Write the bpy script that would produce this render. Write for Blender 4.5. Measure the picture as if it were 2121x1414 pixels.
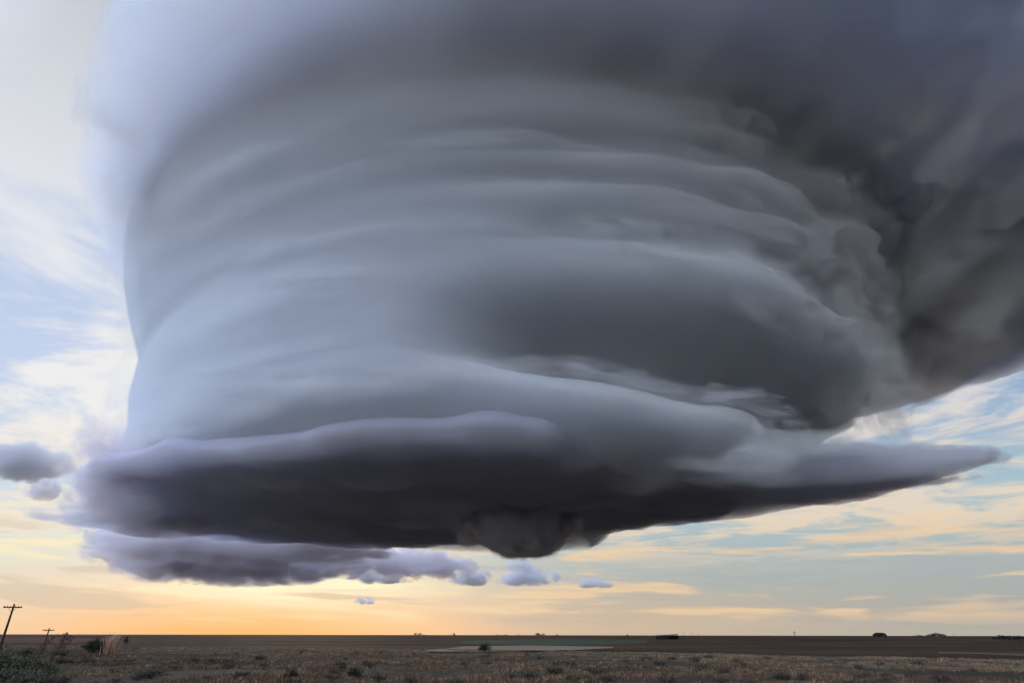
import bpy, math, random
import numpy as np
from mathutils import Vector, Matrix, Euler

for _o in list(bpy.data.objects):
    bpy.data.objects.remove(_o)
SC = bpy.context.scene
COL = SC.collection
R = math.radians

# ------------------------------------------------------------------ camera
PW, PH, FPX = 2121.0, 1414.0, 1259.0          # photograph size, focal length in its pixels
PITCH = 25.75                                  # degrees above the horizon
CAM_H = 1.75
cd = bpy.data.cameras.new('camera')
cd.sensor_width = 36.0
cd.lens = 36.0 * FPX / PW
cd.clip_start = 0.1
cd.clip_end = 400000
cam = bpy.data.objects.new('camera', cd)
COL.objects.link(cam)
cam.location = (0, 0, CAM_H)
cam.rotation_euler = (R(90 + PITCH), R(0.0), 0)
cam.matrix_world = Matrix.Translation((0, 0, CAM_H)) @ Euler((R(90 + PITCH), 0, 0)).to_matrix().to_4x4() @ Matrix.Rotation(R(0.10), 4, 'Z')
cam.location, cam.rotation_euler, _ = cam.matrix_world.decompose()[0], cam.matrix_world.to_euler(), 0
SC.camera = cam

# ------------------------------------------------------------------ render set-up
SC.render.engine = 'CYCLES'
cy = SC.cycles
cy.use_denoising = True
cy.denoiser = 'OPENIMAGEDENOISE'
cy.use_adaptive_sampling = True
cy.adaptive_threshold = 0.1
cy.adaptive_min_samples = 16
cy.max_bounces = 9
cy.diffuse_bounces = 2
cy.transparent_max_bounces = 48
cy.volume_bounces = 5
cy.sample_clamp_indirect = 0
cy.caustics_reflective = False
cy.caustics_refractive = False
vs = SC.view_settings
vs.view_transform = 'Standard'
vs.look = 'None'
vs.exposure = 0.0
vs.gamma = 1.0
vs.use_curve_mapping = False


def lin(r, g, b):
    def f(c):
        c /= 255.0
        return c / 12.92 if c <= 0.04045 else ((c + 0.055) / 1.055) ** 2.4
    return (f(r), f(g), f(b))


# ------------------------------------------------------------------ node expression helper
class G:
    """small wrapper so that node graphs can be written as arithmetic"""
    def __init__(s, nt):
        s.nt = nt

    def node(s, t, **kw):
        n = s.nt.nodes.new(t)
        for k, v in kw.items():
            setattr(n, k, v)
        return n

    def put(s, sock, v):
        if isinstance(v, S):
            s.nt.links.new(v.o, sock)
        elif v is not None:
            if isinstance(v, (tuple, list)) and len(v) == 3 and sock.type == 'RGBA':
                v = (*v, 1.0)
            sock.default_value = v

    def math(s, op, a, b=None, c=None, clamp=False):
        n = s.node('ShaderNodeMath', operation=op, use_clamp=clamp)
        for i, v in enumerate((a, b, c)):
            if v is not None:
                s.put(n.inputs[i], v)
        return S(s, n.outputs[0])

    def vmath(s, op, a, b=None, scale=None):
        n = s.node('ShaderNodeVectorMath', operation=op)
        s.put(n.inputs[0], a)
        if b is not None:
            s.put(n.inputs[1], b)
        if scale is not None:
            s.put(n.inputs['Scale'], scale)
        return S(s, n.outputs['Value' if op in ('DOT_PRODUCT', 'LENGTH', 'DISTANCE') else 'Vector'])

    def xyz(s, x, y, z):
        n = s.node('ShaderNodeCombineXYZ')
        for i, v in enumerate((x, y, z)):
            s.put(n.inputs[i], v)
        return S(s, n.outputs[0])

    def sep(s, v):
        n = s.node('ShaderNodeSeparateXYZ')
        s.put(n.inputs[0], v)
        return [S(s, n.outputs[i]) for i in range(3)]

    def noise(s, vec, scale=1.0, detail=4.0, rough=0.55, dist=0.0, lac=2.0, col=False):
        n = s.node('ShaderNodeTexNoise')
        s.put(n.inputs['Vector'], vec)
        n.inputs['Scale'].default_value = scale
        n.inputs['Detail'].default_value = detail
        n.inputs['Roughness'].default_value = rough
        n.inputs['Lacunarity'].default_value = lac
        n.inputs['Distortion'].default_value = dist
        return S(s, n.outputs['Color' if col else 'Fac'])

    def smooth(s, v, a, b, lo=0.0, hi=1.0):
        n = s.node('ShaderNodeMapRange', interpolation_type='SMOOTHSTEP')
        s.put(n.inputs[0], v)
        for i, q in enumerate((a, b, lo, hi)):
            s.put(n.inputs[1 + i], q)
        return S(s, n.outputs[0])

    def ramp(s, v, stops, interp='EASE'):
        n = s.node('ShaderNodeValToRGB')
        s.put(n.inputs[0], v)
        cr = n.color_ramp
        cr.interpolation = interp
        while len(cr.elements) > 1:
            cr.elements.remove(cr.elements[-1])
        cr.elements[0].position = stops[0][0]
        cr.elements[0].color = (*stops[0][1], 1)
        for p, c in stops[1:]:
            e = cr.elements.new(p)
            e.color = (*c, 1)
        return S(s, n.outputs[0])

    def mix(s, f, a, b, blend='MIX'):
        n = s.node('ShaderNodeMix', data_type='RGBA', blend_type=blend)
        n.clamp_factor = True
        s.put(n.inputs[0], f)
        s.put(n.inputs[6], a)
        s.put(n.inputs[7], b)
        return S(s, n.outputs[2])


class S:
    def __init__(s, g, o):
        s.g, s.o = g, o

    def _m(s, op, b, sw=False):
        return s.g.math(op, b, s) if sw else s.g.math(op, s, b)
    def __add__(s, b): return s._m('ADD', b)
    def __radd__(s, b): return s._m('ADD', b)
    def __sub__(s, b): return s._m('SUBTRACT', b)
    def __rsub__(s, b): return s._m('SUBTRACT', b, True)
    def __mul__(s, b): return s._m('MULTIPLY', b)
    def __rmul__(s, b): return s._m('MULTIPLY', b)
    def __truediv__(s, b): return s._m('DIVIDE', b)
    def __rtruediv__(s, b): return s._m('DIVIDE', b, True)
    def __pow__(s, b): return s._m('POWER', b)


# ------------------------------------------------------------------ sky
SUN_AZ, SUN_EL = -17.0, 3.0
W = bpy.data.worlds.new('World')
SC.world = W
W.use_nodes = True
W.cycles.sampling_method = 'MANUAL'
W.cycles.sample_map_resolution = 512
nt = W.node_tree
nt.nodes.clear()
g = G(nt)
wout = g.node('ShaderNodeOutputWorld')
bg = g.node('ShaderNodeBackground')
nt.links.new(bg.outputs[0], wout.inputs[0])
tc = g.node('ShaderNodeTexCoord')
D = S(g, tc.outputs['Generated'])
dx, dy, dz = g.sep(D)
az = g.math('ARCTAN2', dx, dy) * (180 / math.pi)
el = g.math('ARCSINE', dz) * (180 / math.pi)
elc = g.math('MAXIMUM', el, 0.0)
e60 = elc / 60.0

left = g.ramp(e60, [(0, lin(226, 212, 196)), (3.6 / 60, lin(218, 216, 206)), (6 / 60, lin(212, 222, 218)),
                    (10 / 60, lin(200, 214, 230)), (20 / 60, lin(192, 207, 235)), (33 / 60, lin(172, 192, 226)), (50 / 60, (0.40, 0.50, 0.72)), (1, (0.62, 0.8, 1.15))], 'LINEAR')
right = g.ramp(e60, [(0, lin(180, 175, 165)), (1.5 / 60, lin(166, 168, 166)), (3 / 60, lin(166, 172, 171)), (6 / 60, lin(166, 180, 184)),
                     (10 / 60, lin(164, 190, 202)), (20 / 60, lin(138, 166, 208)), (40 / 60, lin(108, 146, 212)), (1, lin(120, 160, 232))], 'LINEAR')
# the sun side (left) shades into the grey storm side (right) and the grey sky behind the viewer
dsun = g.vmath('DOT_PRODUCT', g.vmath('NORMALIZE', g.xyz(dx, dy, 0.0)), (math.sin(R(-98)), math.cos(R(-98)), 0))
base = g.mix(g.smooth(dsun, -0.35, 0.35), right, left)
nish = g.node('ShaderNodeTexSky', sky_type='NISHITA', sun_disc=False)
nish.sun_elevation = R(SUN_EL)
nish.sun_rotation = R(SUN_AZ)
base = g.mix(0.012, base, S(g, nish.outputs[0]))
lp = g.noise(g.xyz(dx * 4.0 + dz * 6.0, dy * 4.0, dz * 38.0), 1.0, 3, 0.6, 0.4)
# cloud layers in the clear sky: noise laid out on flat layers overhead
inv = 1.0 / g.math('ADD', g.math('MAXIMUM', dz, 0.0), 0.035)
px, py = dx * inv, dy * inv
c1 = g.noise(g.xyz(px * 0.8 + py * 0.4 + 3.1, py * 0.9 - px * 0.3, 1.7), 1.15, 5, 0.62, 0.5)
sunside = g.smooth(dsun, -0.35, 0.35)
ccol = g.mix(sunside, g.ramp(e60, [(0, lin(236, 200, 160)), (8 / 60, lin(232, 214, 190)), (16 / 60, lin(222, 216, 214)), (25 / 60, lin(170, 186, 214)), (1, lin(130, 162, 222))], 'LINEAR'),
             g.ramp(e60, [(0, lin(255, 225, 165)), (7 / 60, lin(250, 232, 205)), (16 / 60, lin(244, 241, 238)), (28 / 60, lin(232, 234, 238)), (45 / 60, (0.58, 0.61, 0.66)), (1, (0.82, 0.95, 1.18))], 'LINEAR'))
sky = g.mix(g.smooth(c1, g.smooth(sunside, 0.0, 1.0, 0.42, 0.385), g.smooth(sunside, 0.0, 1.0, 0.56, 0.535)) * g.smooth(el, 4.0, 9.0) * 0.95, base, ccol)
# glow round the hidden sun
def lobe(a0, e0, sa, se):
    a = (az - a0) / sa
    e = (el - e0) / se
    return g.math('EXPONENT', (a * a + e * e) * -1.0)
sky = g.mix(lobe(-22, -0.8, 17.5, 4.0) * 0.98, sky, lin(253, 190, 112))
sky = g.mix(lobe(12, 1.2, 14, 2.0) * 0.3, sky, lin(238, 200, 152))
low = g.smooth(el, 0.3, 2.0) * g.smooth(el, 10.5, 5.5) * g.smooth(dy, 0.0, 0.5)
sky = g.mix(low * g.smooth(lp, 0.50, 0.64) * 0.75, sky, g.mix(sunside, lin(244, 208, 164), lin(255, 240, 196)))
sky = g.mix(low * g.smooth(lp, 0.47, 0.36) * 0.55, sky, g.mix(sunside, lin(172, 176, 178), lin(214, 196, 172)))
sky = g.mix(g.math('MINIMUM', lobe(-17.5, 3.7, 9, 1.5) * g.smooth(lp, 0.3, 0.55) * 1.3, 1.0), sky, lin(255, 248, 208))
# unseen sky left of and behind the viewer, brightened to light the storm
dfill = g.vmath('DOT_PRODUCT', D, (math.sin(R(-122)) * 0.87, math.cos(R(-122)) * 0.87, 0.48))
SKY = g.mix(1.0, sky, g.mix(g.smooth(dfill, 0.48, 1.0), (1, 1, 1), (3.5, 3.9, 4.7)), 'MULTIPLY')
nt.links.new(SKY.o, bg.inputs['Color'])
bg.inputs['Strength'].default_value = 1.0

sl = bpy.data.lights.new('sun', 'SUN')
sl.energy = 1.2
sl.angle = R(10)
sl.color = (1.0, 0.78, 0.52)
sun = bpy.data.objects.new('sun', sl)
COL.objects.link(sun)
_d = Vector((math.sin(R(SUN_AZ)) * math.cos(R(SUN_EL)), math.cos(R(SUN_AZ)) * math.cos(R(SUN_EL)), math.sin(R(SUN_EL))))
sun.rotation_euler = _d.to_track_quat('Z', 'Y').to_euler()

# ------------------------------------------------------------------ helpers
CM = np.array(cam.matrix_world.to_3x3())


def ray(px, py):
    """unit direction of a photograph pixel"""
    v = CM @ np.array([(px - PW / 2) / FPX, (PH / 2 - py) / FPX, -1.0])
    return v / np.linalg.norm(v)


def at_z(px, py, z):
    """where a pixel's ray meets the level z"""
    v = ray(px, py)
    t = (z - CAM_H) / v[2]
    return np.array([v[0] * t, v[1] * t, z])


def at_d(px, py, d):
    """where a pixel's ray is at ground distance d"""
    v = ray(px, py)
    t = d / math.hypot(v[0], v[1])
    return np.array([v[0] * t, v[1] * t, CAM_H + v[2] * t])


_rng = np.random.RandomState(7)
_P = _rng.permutation(256)
_P = np.concatenate([_P, _P, _P])
_GR = _rng.normal(size=(256, 3))
_GR /= np.linalg.norm(_GR, axis=1)[:, None]


def perlin(p):
    p = np.asarray(p, float)
    i = np.floor(p).astype(int)
    f = p - i
    u = f * f * f * (f * (f * 6 - 15) + 10)
    i &= 255
    out = 0.0
    for cx in (0, 1):
        wx = u[:, 0] if cx else 1 - u[:, 0]
        for cyy in (0, 1):
            wy = u[:, 1] if cyy else 1 - u[:, 1]
            for cz in (0, 1):
                wz = u[:, 2] if cz else 1 - u[:, 2]
                h = _P[_P[_P[(i[:, 0] + cx) & 255] + ((i[:, 1] + cyy) & 255)] + ((i[:, 2] + cz) & 255)]
                q = _GR[h]
                out = out + wx * wy * wz * (q[:, 0] * (f[:, 0] - cx) + q[:, 1] * (f[:, 1] - cyy) + q[:, 2] * (f[:, 2] - cz))
    return out * 1.6


def fbm(p, o=5, gain=0.5, lac=2.03):
    a, s, t = 1.0, 0.0, 0.0
    p = np.asarray(p, float)
    for k in range(o):
        s = s + a * perlin(p + 17.3 * k)
        t += a
        a *= gain
        p = p * lac
    return s / t


def billow(p, o=5, gain=0.5, lac=2.03):
    a, s, t = 1.0, 0.0, 0.0
    p = np.asarray(p, float)
    for k in range(o):
        s = s + a * (1 - 2.2 * np.abs(perlin(p + 11.1 * k)))
        t += a
        a *= gain
        p = p * lac
    return s / t


def sstep(x, a, b):
    t = np.clip((np.asarray(x, float) - a) / (b - a), 0, 1)
    return t * t * (3 - 2 * t)


def outward(V, F):
    """turn the faces of a closed mesh so that they look outwards"""
    V = np.asarray(V, float)
    a, b, c = V[F[:, 0]], V[F[:, 1]], V[F[:, 2]]
    v = np.einsum('ij,ij->i', a, np.cross(b, c)).sum()
    if F.shape[1] == 4:
        v += np.einsum('ij,ij->i', a, np.cross(c, V[F[:, 3]])).sum()
    return F[:, ::-1] if v < 0 else F


def mesh_np(name, V, F, mat=None, parent=None, smooth=True, solid=False):
    me = bpy.data.meshes.new(name)
    if solid:
        F = outward(V, np.asarray(F))
    V = np.asarray(V, np.float32)
    F = np.asarray(F, np.int32)
    k = F.shape[1]
    me.vertices.add(len(V))
    me.vertices.foreach_set('co', V.ravel())
    me.loops.add(F.size)
    me.loops.foreach_set('vertex_index', F.ravel())
    me.polygons.add(len(F))
    me.polygons.foreach_set('loop_start', np.arange(0, F.size, k, dtype=np.int32))
    me.polygons.foreach_set('use_smooth', np.full(len(F), smooth, bool))
    me.update(calc_edges=True)
    me.validate()
    if mat:
        me.materials.append(mat)
    o = bpy.data.objects.new(name, me)
    COL.objects.link(o)
    if parent:
        o.parent = parent
    return o


def wrap_faces(nr, nc):
    """quads of a closed strip: nr rings of nc points, plus end caps as quads is left to the caller"""
    i = np.arange(nr - 1)[:, None] * nc
    j = np.arange(nc)[None, :]
    j2 = (j + 1) % nc
    return np.stack([i + j, i + j2, i + nc + j2, i + nc + j], -1).reshape(-1, 4)


def tag(o, label=None, cat=None, group=None, kind=None):
    for k, v in (('label', label), ('category', cat), ('group', group), ('kind', kind)):
        if v:
            o[k] = v
    return o


def empty(name, loc, **kw):
    o = bpy.data.objects.new(name, None)
    COL.objects.link(o)
    o.location = loc
    tag(o, **kw)
    return o


def cloud_mat(name, dens, col, g_=0.2, surf=0.03, sc=(0.78, 0.86, 0.95)):
    m = bpy.data.materials.new(name)
    m.use_nodes = True
    nt = m.node_tree
    nt.nodes.clear()
    gg = G(nt)
    out = gg.node('ShaderNodeOutputMaterial')
    v = gg.node('ShaderNodeVolumeScatter')
    v.inputs['Color'].default_value = (1, 1, 1, 1)
    v.inputs['Density'].default_value = dens
    v.inputs['Anisotropy'].default_value = g_
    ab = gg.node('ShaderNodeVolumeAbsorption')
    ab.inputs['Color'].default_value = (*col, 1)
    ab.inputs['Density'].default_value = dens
    ad = gg.node('ShaderNodeAddShader')
    nt.links.new(v.outputs[0], ad.inputs[0])
    nt.links.new(ab.outputs[0], ad.inputs[1])
    nt.links.new(ad.outputs[0], out.inputs['Volume'])
    t = gg.node('ShaderNodeBsdfTransparent')
    d = gg.node('ShaderNodeBsdfDiffuse')
    d.inputs['Color'].default_value = (*sc, 1)
    mx = gg.node('ShaderNodeMixShader')
    mx.inputs[0].default_value = surf
    nt.links.new(t.outputs[0], mx.inputs[1])
    nt.links.new(d.outputs[0], mx.inputs[2])
    nt.links.new(mx.outputs[0], out.inputs['Surface'])
    m.cycles.homogeneous_volume = True
    return m


def wisp_mat(name, dens, col, g_=0.0, cut=0.22, soft=0.35, amp=3.4, sc=1.7, floor=-0.45, skin=0.0):
    """ragged cloud: noise eats into the rim of the body; coordinates run from -1 to 1 across it"""
    m = bpy.data.materials.new(name)
    m.use_nodes = True
    nt = m.node_tree
    nt.nodes.clear()
    gg = G(nt)
    out = gg.node('ShaderNodeOutputMaterial')
    p = S(gg, gg.node('ShaderNodeTexCoord').outputs['Object'])
    rnd = S(gg, gg.node('ShaderNodeObjectInfo').outputs['Random'])
    x, y, z = gg.sep(p)
    zf = gg.math('MAXIMUM', z, 0.0) + gg.math('MINIMUM', z, 0.0) * (1.0 / -floor)
    f = 1.0 - gg.vmath('LENGTH', gg.xyz(x, y, zf))
    n = gg.noise(gg.xyz(x + rnd * 37.0, y, z * 0.7 + rnd * 11.0), sc, 5, 0.6, 0.3)
    d = gg.smooth(f * 1.1 + (n - 0.5) * amp, cut, cut + soft) * gg.smooth(f, 0.0, 0.12)
    v = gg.node('ShaderNodeVolumeScatter')
    v.inputs['Color'].default_value = (1, 1, 1, 1)
    v.inputs['Anisotropy'].default_value = g_
    m.cycles.volume_step_rate = 1.0
    dd = d * dens
    gg.put(v.inputs['Density'], dd)
    ab = gg.node('ShaderNodeVolumeAbsorption')
    ab.inputs['Color'].default_value = (*col, 1)
    gg.put(ab.inputs['Density'], dd)
    ad = gg.node('ShaderNodeAddShader')
    nt.links.new(v.outputs[0], ad.inputs[0])
    nt.links.new(ab.outputs[0], ad.inputs[1])
    nt.links.new(ad.outputs[0], out.inputs['Volume'])
    if skin:
        t = gg.node('ShaderNodeBsdfTransparent')
        df = gg.node('ShaderNodeBsdfDiffuse')
        mx = gg.node('ShaderNodeMixShader')
        mx.inputs[0].default_value = skin
        nt.links.new(t.outputs[0], mx.inputs[1])
        nt.links.new(df.outputs[0], mx.inputs[2])
        nt.links.new(mx.outputs[0], out.inputs['Surface'])
    return m


def simple_mat(name, col, rough=0.9):
    m = bpy.data.materials.new(name)
    m.use_nodes = True
    b = m.node_tree.nodes['Principled BSDF']
    b.inputs['Base Color'].default_value = (*col, 1)
    b.inputs['Roughness'].default_value = rough
    b.inputs['Specular IOR Level'].default_value = 0.1
    return m


# ------------------------------------------------------------------ ground
def crest(a):
    """distance at which the near rise ends, by azimuth in degrees"""
    return np.interp(a, [-180, -60, -38, -28, -15, 0, 20, 40, 60, 180], [90, 150, 150, 112, 92, 82, 68, 64, 70, 90])


def hgt(x, y):
    x, y = np.atleast_1d(np.asarray(x, float)), np.atleast_1d(np.asarray(y, float))
    d = np.hypot(x, y)
    a = np.degrees(np.arctan2(x, y))
    c = crest(a)
    h = -7.0 * sstep(d, c, c * 4.2) + 5.6 * sstep(d, 650, 2100)
    z0 = np.zeros_like(x)
    near = 1 - sstep(d, 250, 600)
    h = h + near * 0.22 * fbm(np.stack([x / 9, y / 9, z0], 1), 3) + 1.6 * sstep(d, 150, 700) * fbm(np.stack([x / 420, y / 420, z0 + 3], 1), 3)
    h = h - near * 0.25 * sstep(d, 10, 60)
    return h * (1 - sstep(d, 15000, 40000)) - 3 * sstep(d, 15000, 40000)


def H1(x, y):
    return float(hgt(x, y)[0])


def px_d(px, d):
    """ground point under a pixel column at ground distance d"""
    v = ray(px, 1315)
    t = d / math.hypot(v[0], v[1])
    x, y = v[0] * t, v[1] * t
    return Vector((x, y, H1(x, y)))


def at_ground(px, py):
    """where a pixel's ray meets the terrain"""
    v = ray(px, py)
    v = v / math.hypot(v[0], v[1])
    t = np.geomspace(15, 9000, 1500)
    z = CAM_H + v[2] * t - hgt(v[0] * t, v[1] * t)
    k = np.argmax(z < 0) if (z < 0).any() else len(t) - 1
    return np.array([v[0] * t[k], v[1] * t[k]])


def attr_mat(name, rough=0.9, trans=0.0):
    m = bpy.data.materials.new(name)
    m.use_nodes = True
    nt = m.node_tree
    b = nt.nodes['Principled BSDF']
    a = nt.nodes.new('ShaderNodeAttribute')
    a.attribute_name = 'tint'
    nt.links.new(a.outputs['Color'], b.inputs['Base Color'])
    b.inputs['Roughness'].default_value = rough
    b.inputs['Specular IOR Level'].default_value = 0.15
    return m


def set_tint(o, C):
    me = o.data
    at = me.color_attributes.new('tint', 'FLOAT_COLOR', 'POINT')
    C = np.concatenate([np.asarray(C, np.float32), np.ones((len(C), 1), np.float32)], 1)
    at.data.foreach_set('color', C.ravel())


def noise_mat(name, stops, scale, detail=6, rough=0.95, bump=0.0, stretch=(1, 1, 1)):
    m = bpy.data.materials.new(name)
    m.use_nodes = True
    nt = m.node_tree
    b = nt.nodes['Principled BSDF']
    gg = G(nt)
    p = S(gg, gg.node('ShaderNodeNewGeometry').outputs['Position'])
    p = gg.vmath('MULTIPLY', p, stretch)
    n = gg.noise(p, scale, detail, 0.65)
    n2 = gg.noise(p, scale * 0.13, 4, 0.6)
    c = gg.ramp(n * 0.6 + n2 * 0.4, stops, 'LINEAR')
    gg.put(b.inputs['Base Color'], c)
    b.inputs['Roughness'].default_value = rough
    b.inputs['Specular IOR Level'].default_value = 0.08
    if bump:
        bn = gg.node('ShaderNodeBump')
        bn.inputs['Strength'].default_value = bump
        gg.put(bn.inputs['Height'], n)
        nt.links.new(bn.outputs[0], b.inputs['Normal'])
    return m


def build_ground():
    m = bpy.data.materials.new('prairie')
    m.use_nodes = True
    nt = m.node_tree
    b = nt.nodes['Principled BSDF']
    gg = G(nt)
    p = S(gg, gg.node('ShaderNodeNewGeometry').outputs['Position'])
    x, y, z = gg.sep(p)
    d = gg.vmath('LENGTH', p)
    n1 = gg.noise(p, 1.3, 6, 0.7)
    n2 = gg.noise(p, 0.09, 5, 0.6)
    near = gg.ramp(n1 * 0.55 + n2 * 0.45, [(0.30, (0.020, 0.016, 0.011)), (0.45, (0.042, 0.033, 0.023)), (0.58, (0.066, 0.052, 0.037)), (0.7, (0.088, 0.072, 0.050))], 'LINEAR')
    n3 = gg.noise(gg.vmath('MULTIPLY', p, (0.22, 1.0, 1.0)), 0.013, 6, 0.68)
    mid = gg.ramp(n3, [(0.34, (0.015, 0.010, 0.006)), (0.46, (0.032, 0.018, 0.011)), (0.53, (0.040, 0.022, 0.013)), (0.58, (0.064, 0.040, 0.024)), (0.64, (0.025, 0.021, 0.010)), (0.72, (0.047, 0.028, 0.018))], 'LINEAR')
    n4 = gg.noise(p, 0.0008, 4, 0.6)
    far = gg.ramp(n4, [(0.35, (0.055, 0.046, 0.040)), (0.5, (0.115, 0.100, 0.082)), (0.65, (0.080, 0.076, 0.060))], 'LINEAR')
    c = gg.mix(gg.smooth(d, 110.0, 230.0), near, mid)
    c = gg.mix(gg.smooth(d, 2200.0, 5200.0), c, far)
    gg.put(b.inputs['Base Color'], c)
    b.inputs['Roughness'].default_value = 0.95
    b.inputs['Specular IOR Level'].default_value = 0.05
    bn = gg.node('ShaderNodeBump')
    bn.inputs['Strength'].default_value = 0.5
    bn.inputs['Distance'].default_value = 0.1
    gg.put(bn.inputs['Height'], n1)
    nt.links.new(bn.outputs[0], b.inputs['Normal'])
    r = np.concatenate([[0.5], np.geomspace(4, 120000, 260)])
    na = 480
    t = np.linspace(0, 1, na, endpoint=False) - 0.5
    a = 2 * math.pi * t - 0.75 * np.sin(2 * math.pi * t)
    RR, A = np.meshgrid(r, a, indexing='ij')
    x, y = (RR * np.sin(A)).ravel(), (RR * np.cos(A)).ravel()
    V = np.stack([x, y, hgt(x, y)], 1)
    V[:na, :2] = 0
    return tag(mesh_np('ground', V, wrap_faces(len(r), na), m), kind='structure')


build_ground()


def field(name, poly_near, poly_far, mat, label, lift=0.12, nx=60, ny=8, z=-6.5):
    """a field drawn between a near and a far edge given as photograph pixels on the plain"""
    xs = np.linspace(0, 1, nx)
    def edge(pl):
        pl = np.array(pl, float)
        L = np.linspace(0, 1, len(pl))
        q = np.stack([np.interp(xs, L, pl[:, 0]), np.interp(xs, L, pl[:, 1])], 1)
        return np.array([at_ground(u, v) for u, v in q])
    A, B = edge(poly_near), edge(poly_far)
    V = []
    for f in np.linspace(0, 1, ny):
        P = A + (B - A) * f
        V.append(np.stack([P[:, 0], P[:, 1], hgt(P[:, 0], P[:, 1]) + lift], 1))
    V = np.concatenate(V)
    F = [(i * nx + j, i * nx + j + 1, (i + 1) * nx + j + 1, (i + 1) * nx + j) for i in range(ny - 1) for j in range(nx - 1)]
    return tag(mesh_np(name, V, F, mat), label, kind='structure')


M_stub = noise_mat('stubble', [(0.35, (0.12, 0.085, 0.055)), (0.6, (0.20, 0.145, 0.10))], 0.05, stretch=(0.3, 1, 1))
M_green = noise_mat('green_crop', [(0.35, (0.018, 0.028, 0.017)), (0.6, (0.034, 0.048, 0.027))], 0.03, stretch=(0.3, 1, 1))
M_red = noise_mat('red_soil', [(0.35, (0.050, 0.020, 0.018)), (0.6, (0.075, 0.032, 0.028))], 0.03, stretch=(0.3, 1, 1))
M_pale = noise_mat('pale_grass', [(0.35, (0.075, 0.062, 0.046)), (0.6, (0.11, 0.09, 0.066))], 0.05, stretch=(0.3, 1, 1))
field('stubble_field', [(880, 1351), (1000, 1351), (1130, 1349), (1270, 1341)], [(880, 1348), (960, 1338), (1100, 1336), (1270, 1339)], M_stub, 'pale tan stubble field on the plain')
field('green_field', [(955, 1333), (1100, 1335.5), (1200, 1336), (1340, 1331)], [(955, 1326), (1100, 1323), (1200, 1323), (1340, 1324)], M_green, 'dark green crop field beyond the stubble', 0.2)
field('red_field', [(-60, 1331), (60, 1331), (140, 1330), (240, 1327)], [(-60, 1320), (60, 1320), (140, 1320.5), (240, 1321)], M_red, 'dark red ploughed field beside the leaning pole line', 0.2)
field('pale_strip', [(1945, 1352.5), (2030, 1354), (2100, 1357), (2200, 1361)], [(1945, 1350), (2030, 1351.5), (2100, 1353.5), (2200, 1355)], M_pale, 'pale grass strip along the far rise', 0.15)

# ------------------------------------------------------------------ grass and low plants
RNG = np.random.RandomState(11)
M_grass = attr_mat('dry_grass')
M_leaf = attr_mat('leaves', 0.8)
M_wood = noise_mat('weathered_wood', [(0.35, (0.030, 0.020, 0.014)), (0.65, (0.075, 0.052, 0.036))], 6.0, stretch=(1, 1, 0.2))
M_twig = noise_mat('dead_twig', [(0.35, (0.035, 0.024, 0.020)), (0.65, (0.085, 0.060, 0.048))], 9.0)


def blades(P, n, h, w, lean, cols, name, mat, spread=0.12):
    """n three-sided blades at every point of P"""
    N = len(P) * n
    base = np.repeat(P, n, 0) + np.concatenate([RNG.normal(0, 1, (N, 2)) * np.repeat(spread, n)[:, None], np.zeros((N, 1))], 1)
    hh = np.repeat(h, n) * RNG.uniform(0.45, 1.1, N)
    a = RNG.uniform(0, 2 * math.pi, N)
    ln = RNG.uniform(0.1, 1, N) * lean * hh
    dirv = np.stack([np.cos(a), np.sin(a)], 1)
    sd = np.stack([-dirv[:, 1], dirv[:, 0]], 1) * (np.repeat(w, n) * RNG.uniform(0.6, 1.3, N))[:, None]
    mid = base + np.concatenate([dirv * (ln * 0.3)[:, None], (hh * 0.6)[:, None]], 1)
    tip = base + np.concatenate([dirv * ln[:, None], hh[:, None]], 1)
    z = np.zeros((N, 1))
    V = np.stack([base - np.concatenate([sd, z], 1), base + np.concatenate([sd, z], 1), mid + np.concatenate([sd * 0.7, z], 1), tip, mid - np.concatenate([sd * 0.7, z], 1)], 1)
    V[:, :2, 2] -= 0.03
    i = np.arange(N)[:, None] * 5
    F = np.concatenate([i + np.array([[0, 1, 2]]), i + np.array([[0, 2, 4]]), i + np.array([[4, 2, 3]])])
    o = mesh_np(name, V.reshape(-1, 3), F, mat, smooth=False)
    C = np.repeat(np.repeat(cols, n, 0) * RNG.uniform(0.7, 1.3, (N, 1)), 5, 0).reshape(N, 5, 3)
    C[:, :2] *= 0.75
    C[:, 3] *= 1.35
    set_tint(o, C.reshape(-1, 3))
    return o


def scatter(N, d0, d1, a0=-46, a1=46, p=1.0):
    d = d0 * (d1 / d0) ** (RNG.uniform(0, 1, N) ** p)
    a = np.radians(RNG.uniform(a0, a1, N))
    x, y = d * np.sin(a), d * np.cos(a)
    return x, y, d, np.degrees(a)


TAN, BRN, OLV, PALE = np.array([0.178, 0.110, 0.062]), np.array([0.098, 0.055, 0.034]), np.array([0.070, 0.066, 0.026]), np.array([0.30, 0.205, 0.125])
x, y, d, a = scatter(52000, 22, 170, p=0.8)
patch = fbm(np.stack([x / 7, y / 7, 0 * x], 1), 3)
patch2 = fbm(np.stack([x / 15 + 40, y / 15, 0 * x], 1), 3)
keep = (patch > -0.08 + 0.2 * RNG.normal(0, 1, len(x)) * 0.4) & (d < crest(a) * 1.25)
x, y, d, patch, patch2 = x[keep], y[keep], d[keep], patch[keep], patch2[keep]
k = RNG.uniform(0, 1, len(x))
mixv = sstep(patch2 + RNG.normal(0, 0.2, len(x)), -0.3, 0.3)[:, None]
cols = BRN * (1 - mixv) + TAN * mixv
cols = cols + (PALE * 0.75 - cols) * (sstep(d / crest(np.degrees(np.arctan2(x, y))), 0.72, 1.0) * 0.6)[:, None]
cols = np.where((k > 0.86)[:, None], OLV, cols)
cols = np.where((k < 0.06)[:, None], PALE, cols)
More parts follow.
